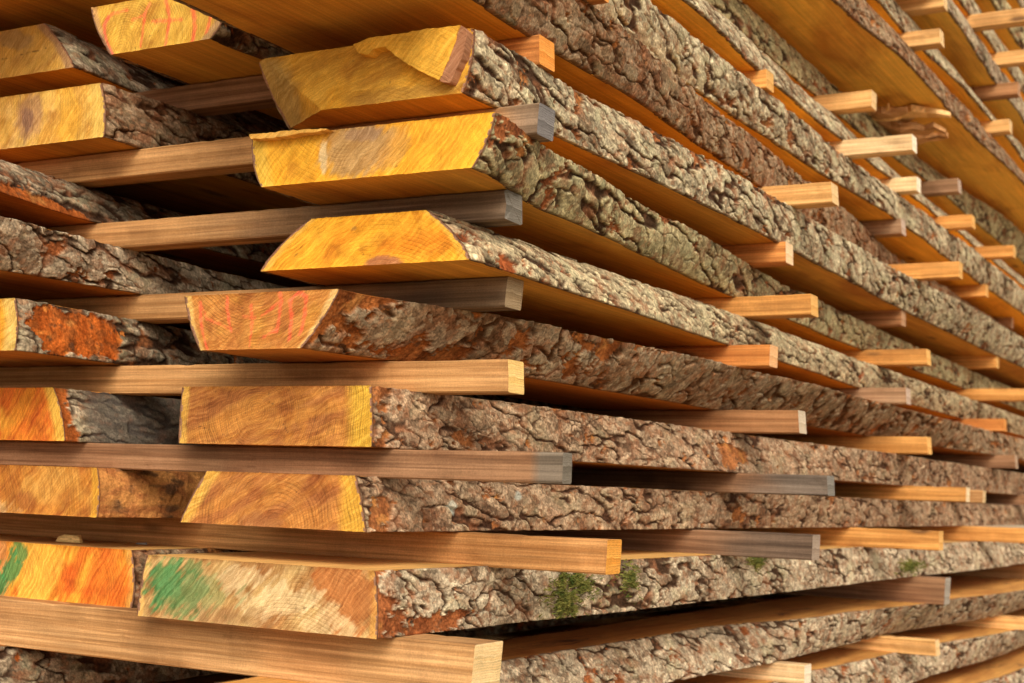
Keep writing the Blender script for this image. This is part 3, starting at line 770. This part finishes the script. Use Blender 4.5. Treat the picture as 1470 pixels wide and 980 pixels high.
left(7, 'orange red ended board with smooth dark grey bark, beside the ringed brown end', .0, [(0, -.428), (.2, -.42), (5, -.4)], [(0, -.452), (.2, -.43), (5, -.4)], 'dark', 711, plank=M_PLANK_O, bark_mod=mod7l,
     loss_fn=lambda y, s: -.3 + .9 * (1 - ss(.008, .03, y)),
     end_mat=make_end_mat('end_grain_left_red', (-.05, -.1), 1400, .2, 1.0, .3, .26),
     end_col=end_colour_wide((.74, .28, .03), (.62, .15, .018), (.78, .38, .05), ang=1.1, sap_r=(.72, .42, .07), wr=.018))
left(6, 'rust barked board showing a sliver of yellow end, left of the pink chalked board', -.09, [(-.1, -.42), (.2, -.43), (5, -.43)], [(-.1, -.425), (.3, -.45), (5, -.44)], 'dark', 611, plank=M_PLANK_O,
     bark_mod=lambda Y, T, h, c: (h, mix(c, np.minimum(c * np.array([1.75, 1.5, 1.1]), .8), (c[..., 0] > c[..., 2] * 4) * .8 * ss(-.25, .12, fbm(Y * 48, T * 4.5, 9, 4)))), loss_fn=lambda y, s: 1.1 * np.exp(-((y - .0) / .07) ** 4 - ((s - .03) / .026) ** 4) - .1, end_mat=make_end_mat('end_grain_left_yellow', (-.05, -.1)),
     end_col=end_colour_wide(YEL, GOLD, DEEP, sap_r=(.72, .48, .14), wr=.02))
left(5, 'board with thick pale grey bark, end beyond the left edge of the photo', -.30, [(-.3, -.455), (.16, -.43), (5, -.43)], [(-.3, -.41), (.4, -.45), (5, -.45)], 'pale', 513, ds=.0018, ns=46, plank=M_PLANK_O, end_mat=bpy.data.materials['end_grain_left_low'], end_res=.006)
left(4, 'board with bright orange line along its lower bark edge, end beyond the left edge', -.30, [(-.3, -.40), (.08, -.47), (5, -.47)], [(-.3, -.49), (.26, -.525), (5, -.52)], 'dark', 411, plank=M_PLANK_O,
     loss_fn=lambda y, s: .9 * np.exp(-(s / .012) ** 2) * (1 - ss(.0, .1, y)), end_mat=bpy.data.materials['end_grain_left_low'], end_res=.006)
left(3, 'yellow ended board with a purple knot swirl and fissured brown bark', 0., [(0, -.396), (.1, -.398), (5, -.4)], [(0, -.406), (.24, -.396), (5, -.4)], 'rust', 311, plank=M_PLANK_Y,
     loss_fn=lambda y, s: -.3 + 0 * y, end_mat=make_end_mat('end_grain_left_pale', (.1, .03), 1500, .25, .9, .16, .24),
     end_col=end_colour_wide((.72, .44, .10), (.62, .33, .06), (.76, .50, .16), ang=1.2, sap_r=(.76, .50, .12), wr=.02,
                        patches=[(.70, .55, .06, .5, (.40, .22, .12), .7, .5), (.69, .5, .028, .25, (.25, .13, .09), .7, .6), (.86, .5, .05, .9, (.76, .42, .05), .6, .6)], cracks=[([(.72, .95), (.70, .6), (.71, .1)], .0008)]))
left(2, 'split yellow ended board in the upper left corner with a long crack', .02, [(0, -.478), (.16, -.49), (5, -.5)], [(0, -.535), (.3, -.57), (5, -.57)], 'dark', 211, plank=M_PLANK_Y,
     end_mat=bpy.data.materials['end_grain_left_pale'],
     end_col=end_colour_wide((.68, .41, .09), (.58, .32, .07), (.74, .46, .12), ang=.4, sap_r=(.46, .27, .12), wr=.014,
                        patches=[(.84, .75, .07, .25, (.42, .27, .11), .7, .5)], cracks=[([(.4, .28), (.8, .42), (1.0, .50)], .0016)]))
left(1, 'dark board across the top left corner, only its underside shows', -.35, [(-.4, -.44), (5, -.44)], [(-.4, -.46), (5, -.46)], 'dark', 111, plank=M_PLANK_Y, end_mat=bpy.data.materials['end_grain_left_low'], end_res=.006, ds=.003, ns=30)


def px2(p):
    q = on_y((120 + p[0] / 6.125, p[1] / 6.125), .0); t = (q[2] - .457) / .062
    xl = -.405 * (1 - t) - .442 * t; xr = -.250 * (1 - t) - .20 * t
    return ((q[0] - xl) / (xr - xl), t)


def st2(*p): return [px2(a) for a in p]


LB['m'] = Board('yellow board chalked in pink on its end, near the top left corner', *LAY[2], 0., -.408, -.446, [(0, -.246), (.14, -.232), (5, -.23)], [(0, -.196), (.1, -.225), (5, -.23)], 'dark', seed=255, plank=M_PLANK_Y, ds=.002, ns=36, group=GL,
                end_mat=make_end_mat('end_grain_chalked_yellow', (-.06, .0), 2000, .26, 1.1, .18, .26),
                end_col=end_colour((.70, .42, .07), (.60, .33, .05), (.74, .46, .08), ang=1.1, sap_r=(.50, .30, .13), wr=.02, sap_l=(.62, .36, .14), wl=.008, strokes=[
                    (st2((215, 150), (185, 230), (195, 340), (235, 480)), (.90, .16, .10), .004, 1.0), (st2((380, 90), (240, 130), (205, 170)), PINK, .003, .7), (st2((570, 40), (530, 130), (515, 280), (490, 400)), PINK, .0036, .8), (st2((530, 130), (420, 180)), PINK, .0028, .6),
                    (st2((712, -20), (745, 180), (710, 395)), PINK, .0042, .95), (st2((600, 190), (850, 178)), PINK, .0034, .75), (st2((945, 70), (955, 370)), PINK, .0044, .95), (st2((1100, -20), (1090, 200), (1070, 290)), PINK, .0036, .85)]))

# ------------------------------------------------------------------ torn slivers (parts of their boards)
def slab(name, board, pts_px, y, depth, col, mat, seed=3, side_col=(.60, .33, .10), res=.002):
    """a thick torn piece: the face outline measured on plane y, run back by depth"""
    P = np.array([on_y(p, y) for p in pts_px])[:, [0, 2]]
    # densify the outline and roughen it
    out = []
    for a, b in zip(P, np.roll(P, -1, 0)):
        n = max(2, int(np.linalg.norm(b - a) / .003))
        for k in range(n): out.append(a + (b - a) * k / n)
    out = np.array(out); out += np.stack([fbm(out[:, 0] * 160, out[:, 1] * 160, seed, 2), fbm(out[:, 0] * 160, out[:, 1] * 160, seed + 4, 2)], -1) * .0016
    import bmesh
    bm = bmesh.new()
    f_ = [bm.verts.new((x, y + .001 * math.sin(x * 90), z)) for x, z in out]
    k_ = [bm.verts.new((x, y + depth, z)) for x, z in out]
    ff = bm.faces.new(f_[::-1]) if True else None
    bm.faces.new(k_)
    n = len(out)
    for i in range(n): bm.faces.new((f_[i], f_[(i + 1) % n], k_[(i + 1) % n], k_[i]))
    bmesh.ops.recalc_face_normals(bm, faces=bm.faces)
    bmesh.ops.triangulate(bm, faces=[f for f in bm.faces if len(f.verts) > 4])
    me = bpy.data.meshes.new(name); bm.to_mesh(me); bm.free(); me.materials.append(mat)
    me.transform(Matrix.Translation(-Vector(board.o)))
    a = me.attributes.new('Col', 'FLOAT_COLOR', 'POINT')
    for i, v in enumerate(me.vertices):
        a.data[i].color = (*col, 1)
    return link(bpy.data.objects.new(name, me), board.root)


def zp(p): return (330 + p[0] / 2.94, p[1] / 2.94)


slab('torn_splinter', B[3], [zp(p) for p in ((518, 187), (600, 158), (760, 133), (968, 104), (940, 200), (882, 338), (775, 285), (700, 235), (655, 196), (610, 205), (582, 232), (545, 222))], -.014, .016, (.80, .45, .06), bpy.data.materials['end_grain_gold'], 5)
slab('splinter_bark', B[3], [zp(p) for p in ((972, 104), (1000, 128), (985, 220), (925, 352), (884, 340), (942, 200))], -.013, .015, (.42, .20, .10), bpy.data.materials['end_grain_gold'], 6)
slab('torn_splinter', B[4], [zp(p) for p in ((82, 568), (230, 552), (400, 540), (412, 545), (240, 574), (90, 585))], -.042, .03, (.78, .44, .10), bpy.data.materials['end_grain_gold'], 7)

# ------------------------------------------------------------------ spacer sticks between the layers
TONE = {'pale': (.78, .55, .29), 'fresh': (.74, .42, .155), 'orange': (.68, .33, .09), 'tan': (.50, .265, .10), 'red': (.37, .175, .07), 'brown': (.30, .155, .075),
        'grey': (.22, .165, .115), 'rose': (.42, .25, .135), 'black': (.15, .11, .085), 'rust': (.60, .24, .06)}
END = {'pale': (.90, .76, .56), 'fresh': (.82, .56, .28), 'orange': (.78, .44, .14), 'tan': (.66, .46, .24), 'red': (.52, .30, .16), 'brown': (.50, .34, .22), 'grey': (.30, .27, .24), 'rose': (.55, .40, .30), 'black': (.26, .22, .18), 'rust': (.70, .30, .07)}
GS = 'spacer sticks between the board layers'
STK = []


def stick(label, xr, y, z0, h, tone, depth=.036, xl=-1.36, end=None, weather=None, chamfer=0., yaw=0., seed=0, mods=None, rag=0.0):
    """a sawn batten along X: right end at xr, front face at y, resting on z0"""
    L = xr - xl; o = np.array([xr, y, z0])
    r = np.random.RandomState(seed + 7)
    n = max(8, int(L / .012)); xs = -np.linspace(0, 1, n) * L
    near = xs > -.5
    bv = .0016
    sec = [(0, bv), (0, h * .5), (0, h - bv), (bv, h), (depth - bv, h), (depth, h - bv), (depth, bv), (depth - bv, 0), (bv, 0)]
    sec = np.array(sec); m_ = len(sec)
    X = np.repeat(xs[:, None], m_, 1); Yy = np.repeat(sec[None, :, 0], n, 0).copy(); Z = np.repeat(sec[None, :, 1], n, 0).copy()
    Yy += fbm(X * 9, Z * 20, seed + 1, 2) * .0012; Z = Z + fbm(X * 7, Yy * 0 + .3, seed + 2, 2) * .0008 * (sec[None, :, 1] > 0)
    if chamfer: X[0] -= chamfer * (Z[0] / h) ** 1.0
    if rag: X[0] += rag * np.array([r.uniform(-1, .3) for _ in range(m_)])
    Z = Z + (.0012 * np.sin(X * 2.3 + seed)) + np.where(Z > h * .8, 1, 0) * np.minimum(0, fbm(X * 40, Z * 0 + seed, seed + 12, 3) + .12) * .004
    Yy = Yy - np.where((Yy < .003), 1, 0) * np.minimum(0, fbm(X * 35, Z * 90, seed + 13, 3) + .2) * .003 + .0012 * np.sin(X * 3.1 + 2 * seed)
    X[0] += r.uniform(-.0015, .0015) * (Z[0] / h - .5) * 2
    Yy = Yy + X * yaw
    base = np.array(TONE[tone] if isinstance(tone, str) else tone) * r.uniform(.93, 1.07)
    c = np.broadcast_to(base, X.shape + (3,)).copy()
    c = mix(c, base * np.array([.8, .72, .66]), ss(0, .4, fbm(X * 5, Z * 30, seed + 3, 3)) * .5)
    c = mix(c, base * np.array([.52, .45, .40]), ss(.12, .42, fbm(X * 9 + seed, Z * 45, seed + 8, 4)) * .65)
    c = mix(c, base * np.array([1.15, 1.15, 1.2]), ss(.1, .4, fbm(X * 14 + seed, Z * 12, seed + 9, 4)) * .5)
    if weather:
        wc, wl_ = weather; f = 1 - ss(wl_ * .35, wl_ * 1.4, -X + .35 * wl_ * fbm(X * 14, Z * 130, seed + 5, 4)); c = mix(c, TONE[wc] if isinstance(wc, str) else wc, f * .85)
    if mods: c = mods(X, Z, c)
    V = np.stack([X, Yy, Z], -1).reshape(-1, 3)
    q = []
    for i in range(n - 1):
        for j in range(m_):
            a = i * m_ + j; b = i * m_ + (j + 1) % m_; q.append((a, a + m_, b + m_, b))
    # far (left) end closed with a fan around the last ring
    ce = len(V); V = np.concatenate([V, [[-L, depth / 2, h / 2]]]); c = np.concatenate([c.reshape(-1, 3), [base]])
    tr = [(ce, (n - 1) * m_ + (j + 1) % m_, (n - 1) * m_ + j) for j in range(m_)]
    ob = np_mesh('spacer_stick', V, q, M_STICK, None, c, False, tris=tr)
    ob.location = o; tag(ob, label, 'spacer', GS)
    # end grain
    ring = np.stack([X[0], Yy[0], Z[0]], -1); ctr = ring.mean(0) + np.array([.0004, 0, 0])
    EV = [ctr]; ET = []
    for f in (.5, 1.0): EV.extend(ctr + (ring - ctr) * f)
    q2 = []
    for j in range(m_):
        k = (j + 1) % m_; ET.append((0, 1 + k, 1 + j)); q2.append((1 + j, 1 + k, 1 + m_ + k, 1 + m_ + j))
    ec = np.array(end if end is not None else END[tone]) * r.uniform(.95, 1.05)
    np_mesh('end_grain', np.array(EV), q2, M_STICKEND, ob, np.tile(ec, (len(EV), 1)), False, tris=ET)
    STK.append(ob); return ob


def gap(k): return LAY[k][1], LAY[k - 1][0] - LAY[k][1]      # z and height of the gap above layer k


ORD = ['first', 'second', 'third', 'fourth', 'fifth']


def row(above, spec):
    """spec: list of (label, pixel of right end's lower near corner, tone, kwargs)"""
    z0, h = gap(above)
    for i, (lab, px, tone, kw) in enumerate(spec):
        kw = dict(kw); fix = kw.pop('at', None); hh = kw.pop('h', h)
        dpt = kw.get('depth', .036)
        if fix: y = fix[1]; xr = on_y(px, y + dpt)[0]
        else: xr, y = on_z(px, z0)[:2]; y -= dpt
        stick(lab, float(xr), float(y), z0, hh, tone, seed=above * 50 + 1000 + i * 7, **kw)


def metal(X, Z, c):                         # weathered grey leaf-shaped scab at the stick's end
    m_ = 1 - ss(.026, .036, -X + .012 * fbm(X * 60, Z * 160, 5, 3))
    c = mix(c, (.185, .15, .11), m_ * .9)
    d = np.hypot((X + .012) / .009, (Z - .018) / .014)
    return mix(c, (.10, .09, .08), (1 - ss(.06, .16, np.abs(d - 1))) * m_ * .8)


row(11, [('pale whitish stick end at the bottom edge of the photo, on the second lowest board', (1164, 979), 'pale', {}), ('honey stick on the second lowest board, middle one of its row of three', (1349, 939), 'fresh', {}),
         ('honey stick on the second lowest board, beside the right edge of the photo', (1475, 903), 'fresh', {})])
row(10, [('thick beam-like stick under the mossy board, its sawn end pale and slanted', (714, 980), (.50, .275, .11), dict(at=(.118, .0), chamfer=-.006, depth=.055, h=.0545, end=(.84, .60, .30), mods=None)),
         ('thick dark red brown stick under the mossy board, farther along', (1364, 866), 'brown', dict(h=.0545, depth=.05, end=(.42, .36, .29))),
         ('thick dim stick under the mossy board, close to the right edge', (1560, 835), 'tan', dict(h=.0545, depth=.05))])
row(9, [('long orange stick on the mossy board, its orange end nearest the front corner', (891, 820), (.58, .29, .10), dict(at=(.225, .165), yaw=0.0, end=(.80, .38, .07))),
        ('stick with blackened end on the mossy board, second from the front corner', (1177, 799), 'brown', dict(at=(.19, .80), weather=((.12, .085, .06), .17), end=(.40, .30, .22))),
        ('light orange stick on the mossy board, third from the front corner', (1354, 789), 'orange', dict(at=(.215, 1.52))), ('orange stick on the mossy board, running out at the right edge', (1475, 776), 'orange', dict(at=(.22, 2.4)))])
row(8, [('brown stick with a grey scab on its end, on the pale flecked board', (821, 695), 'brown', dict(at=(.212, .03), mods=metal, end=(.22, .185, .14), depth=.02)),
        ('grey weathered stick on the pale flecked board, second from the front corner', (1198, 713), 'brown', dict(at=(.215, .87), weather=((.20, .165, .13), .12), end=(.26, .23, .19))),
        ('light orange stick on the pale flecked board, third from the front corner', (1392, 723), 'orange', dict(at=(.22, 1.81), end=(.86, .66, .40))), ('short stub of a stick on the pale flecked board, fourth from the front corner', (1415, 724), 'tan', dict(at=(.13, 2.3))), ('dim stick deep in the gap on the pale flecked board, last before the right edge', (1520, 722), 'brown', dict(at=(.06, 3.1)))])
row(7, [('long honey stick with a dark knot, directly under the pink chalked orange board', (752, 566), 'tan', dict(at=(.166, .08), end=(.86, .58, .22), depth=.034)),
        ('brown stick under the pink chalked orange board, second from the front corner', (1157, 621), 'red', dict(at=(.172, .885), end=(.62, .50, .36))), ('light orange stick under the pink chalked orange board, third from the front corner', (1337, 656), 'orange', dict(at=(.172, 1.70))),
        ('dim brown stick under the pink chalked orange board, fourth from the front corner', (1461, 680), 'brown', dict(at=(.17, 2.65)))])
row(6, [('dark grey stick with rough sawn end, resting on the pink chalked orange board', (750, 445), 'tan', dict(weather=((.115, .085, .055), .30), end=(.42, .30, .17))),
        ('rusty stick on the pink chalked orange board, second from the front corner', (1116, 534), 'rust', dict(end=(.80, .46, .22), at=(.150, .80))), ('dull rose stick on the pink chalked orange board, third from the front corner', (1307, 583), 'rose', dict(at=(.15, 1.60))), ('rusty stick on the pink chalked orange board, fourth from the front corner', (1445, 619), 'rust', dict(at=(.15, 2.60)))])
row(5, [('weathered grey stick with a charred ragged end, under the heart marked golden board', (750, 323), 'tan', dict(weather=((.16, .12, .085), .34), rag=.002, end=(.23, .20, .16))), ('light orange stick under the heart marked golden board, second from the front corner', (1174, 456), 'orange', {}), ('light orange stick under the heart marked golden board, third from the front corner', (1336, 526), 'orange', {}),
        ('orange stick under the heart marked golden board, at the right edge', (1475, 577), 'orange', {})])
row(4, [('grey brown stick end under the splintered yellow board, nearest the front corner', (795, 203), 'tan', dict(weather=('grey', .05), end=(.24, .215, .20))), ('orange brown stick under the splintered yellow board, second from the front corner', (1138, 382), 'rust', dict(end=(.84, .60, .36))), ('dark red stick under the splintered yellow board, third from the front corner', (1300, 470), 'red', {}), ('light orange stick under the splintered yellow board, fourth from the front corner', (1434, 530), 'orange', {})])
row(3, [('bright orange stick end on the splintered yellow board, nearest the front corner', (795, 104), 'brown', dict(end=(.80, .34, .07), weather=('rust', .13))), ('honey stick jutting far out on the splintered yellow board, second from the corner', (1203, 297), 'fresh', {}), ('orange stick on the splintered yellow board, third from the front corner', (1382, 402), 'orange', {})])
row(2, [('orange stick end at the top edge, on the dark brown barked board', (873, 5), 'rust', {}), ('dull rose stick on the dark brown barked board, second of its row', (1300, 340), 'rose', {}), ('orange stick on the dark brown barked board, third of its row', (1419, 428), 'orange', {}), ('rose stick on the dark brown barked board, last before the right edge', (1455, 472), 'rose', {})])
row(1, [('orange stick end on the grey green barked board, first of its row', (1110, 134), 'orange', {}), ('whitish stick jutting far out on the grey green barked board', (1316, 222), 'pale', {}), ('pale stick with white end just below the long whitish one', (1322, 279), 'pale', {}), ('short orange stick on the grey green barked board, right of the pale ones', (1400, 330), 'orange', {}), ('orange stick on the grey green barked board, last before the right edge', (1458, 371), 'orange', {})])
row(0, [('golden stick beside the torn knot under the widest amber underside', (1258, 160), 'fresh', {}), ('grey rose stick below the widest amber underside, beyond the torn knot', (1380, 280), 'rose', {})])
row(-2, [('pale golden stick on the torn knot board, first of its row', (1355, 70), 'fresh', {}), ('pale golden stick on the torn knot board, second of its row', (1453, 194), 'fresh', {})])
row(-3, [('honey stick at the top edge, left of the blurred upper right boards', (1360, 18), 'fresh', {}), ('reddish dull stick below the blurred upper right boards', (1465, 141), 'red', {})])
row(-4, [('blurred honey stick in the upper right corner, the upper of two', (1490, 36), 'fresh', {}), ('blurred honey stick in the upper right corner, the lower of two', (1500, 92), 'fresh', {})])

# ------------------------------------------------------------------ moss, chips, torn knot
def moss(board, y0, t0, ry, rt, n, seed, hgt=.006):
    r = np.random.RandomState(seed); V = []; T3 = []
    for _ in range(n):
        a = r.uniform(0, 6.28); q = min(1.6, abs(r.normal(0, .62)))
        y = y0 + ry * q * math.cos(a) * (1 + .3 * math.sin(3 * a + seed)); t = min(1.0, max(.02, t0 + rt * q * math.sin(a)))
        if float(fbm(np.array(y * 55.), np.array(t * 4.5), seed, 3)) < -.08 + .2 * (q - .5): continue
        p = board.surf(y, t) + np.array([r.uniform(-.002, .003), 0, 0])
        d = np.array([1.0, r.normal(0, .6), r.normal(.25, .6)]); d /= np.linalg.norm(d)
        w = np.cross(d, r.normal(size=3)); w /= np.linalg.norm(w); L = hgt * r.uniform(.4, 1.1); wd = r.uniform(.0005, .0011)
        k = len(V); V += [p - d * .002 - w * wd, p - d * .002 + w * wd, p + d * L * .6 + w * wd * .7, p + d * L]; T3 += [(k, k + 1, k + 2), (k, k + 2, k + 3)]
    return np_mesh('moss', np.array(V) - board.o, np.zeros((0, 4)), M_MOSS, board.root, None, False, tris=T3)


moss(B[9], .345, .62, .055, .40, 2600, 3); moss(B[9], .33, .25, .03, .24, 1200, 4); moss(B[9], .485, .62, .028, .32, 900, 5)
moss(B[9], .94, .82, .04, .22, 700, 6, .008); moss(B[9], 1.80, .35, .09, .2, 1500, 8, .007)


def chip(label, p, size, col, seed, rot):
    r = np.random.RandomState(seed); import bmesh
    bm = bmesh.new(); n = 10; lx, ly, lz = size
    top = []; bot = []
    for i in range(n):
        a = i / n * 6.283; k = r.uniform(.7, 1.1)
        x, y = math.cos(a) * lx * k, math.sin(a) * ly * k
        bot.append(bm.verts.new((x, y, 0))); top.append(bm.verts.new((x * .8, y * .75, lz * r.uniform(.5, 1.3) + .25 * lz * x / lx)))
    bm.faces.new(top); bm.faces.new(bot[::-1])
    for i in range(n): bm.faces.new((bot[i], bot[(i + 1) % n], top[(i + 1) % n], top[i]))
    me = bpy.data.meshes.new('wood_chip'); bm.to_mesh(me); bm.free(); me.materials.append(M_STICK)
    a = me.attributes.new('Col', 'FLOAT_COLOR', 'POINT')
    for i in range(len(me.vertices)): a.data[i].color = (*col, 1)
    o = bpy.data.objects.new('wood_chip', me); link(o); o.location = p; o.rotation_euler = (0, 0, rot)
    return tag(o, label, 'wood chip', 'loose chips on the mossy layer')


chip('yellow bark chip lying on top of the bright orange ended board', tuple(on_z((100, 778), -.1215)), (.022, .008, .009), (.86, .60, .24), 2, .2)
chip('small grey splinter lying on the orange ended board beside its neighbour', tuple(on_z((203, 781), -.1215)), (.012, .004, .002), (.45, .40, .34), 5, .1)


def knot():
    b = B[-2]; V = []; Q = []; r = np.random.RandomState(4)
    k0 = on_z((1258, 158), b.zb); off = 0; C_ = []
    for s_ in range(9):                                    # torn wood tongues hanging below the underside
        y0 = k0[1] + r.uniform(-.10, .14); x0 = k0[0] - .06 + r.uniform(-.05, .03); L = r.uniform(.09, .2); w = r.uniform(.020, .040); dp = r.uniform(.025, .06)
        n = 9; cc0 = np.array((.90, .56, .24) if r.rand() > .3 else (.60, .31, .12)) * r.uniform(.85, 1.1)
        for i in range(n):
            f = i / (n - 1); ww = w * (1 - f ** 1.5 * .85) * r.uniform(.75, 1.2); zz = b.zb - dp * math.sin(min(1, f * 1.5) * 1.57) * r.uniform(.8, 1.1) + .004; th = .008 + .018 * (1 - f)
            yy = y0 + .02 * f * r.uniform(-1, 1)
            V += [(x0 + L * f, yy - ww, zz), (x0 + L * f, yy + ww, zz - .004), (x0 + L * f, yy + ww, zz + th), (x0 + L * f, yy - ww, zz + th)]
            C_ += [cc0] * 4
            if i:
                for j in range(4): a = off + (i - 1) * 4 + j; c = off + (i - 1) * 4 + (j + 1) % 4; Q.append((a, c, c + 4, a + 4))
        Q.append((off, off + 3, off + 2, off + 1)); e = off + (n - 1) * 4; Q.append((e, e + 1, e + 2, e + 3)); off += n * 4
    np_mesh('torn_knot', np.array(V) - b.o, Q, M_STICK, b.root, np.array(C_), False)


knot()

# ------------------------------------------------------------------ bearers and ground below the picture
for i, y in enumerate((.35, 1.9, 3.4, 4.8)):
    n_ = ['nearest', 'second', 'third', 'farthest'][i]
    z0 = -.612
    ob = stick(f'thick bearer beam on the ground under the pile, {n_} from the front corner', .12, y, z0, LAY[12][0] - z0, 'brown', depth=.12, xl=-1.36, seed=900 + i)
    ob.name = 'bearer_beam'; ob['category'] = 'beam'; ob['group'] = 'bearers under the pile'
gme = bpy.data.meshes.new('ground'); S_ = 400
gme.from_pydata([(-S_, -S_, -.613), (S_, -S_, -.613), (S_, S_, -.613), (-S_, S_, -.613)], [], [(0, 1, 2, 3)]); gme.materials.append(M_GROUND)
go = link(bpy.data.objects.new('ground', gme)); go['kind'] = 'structure'
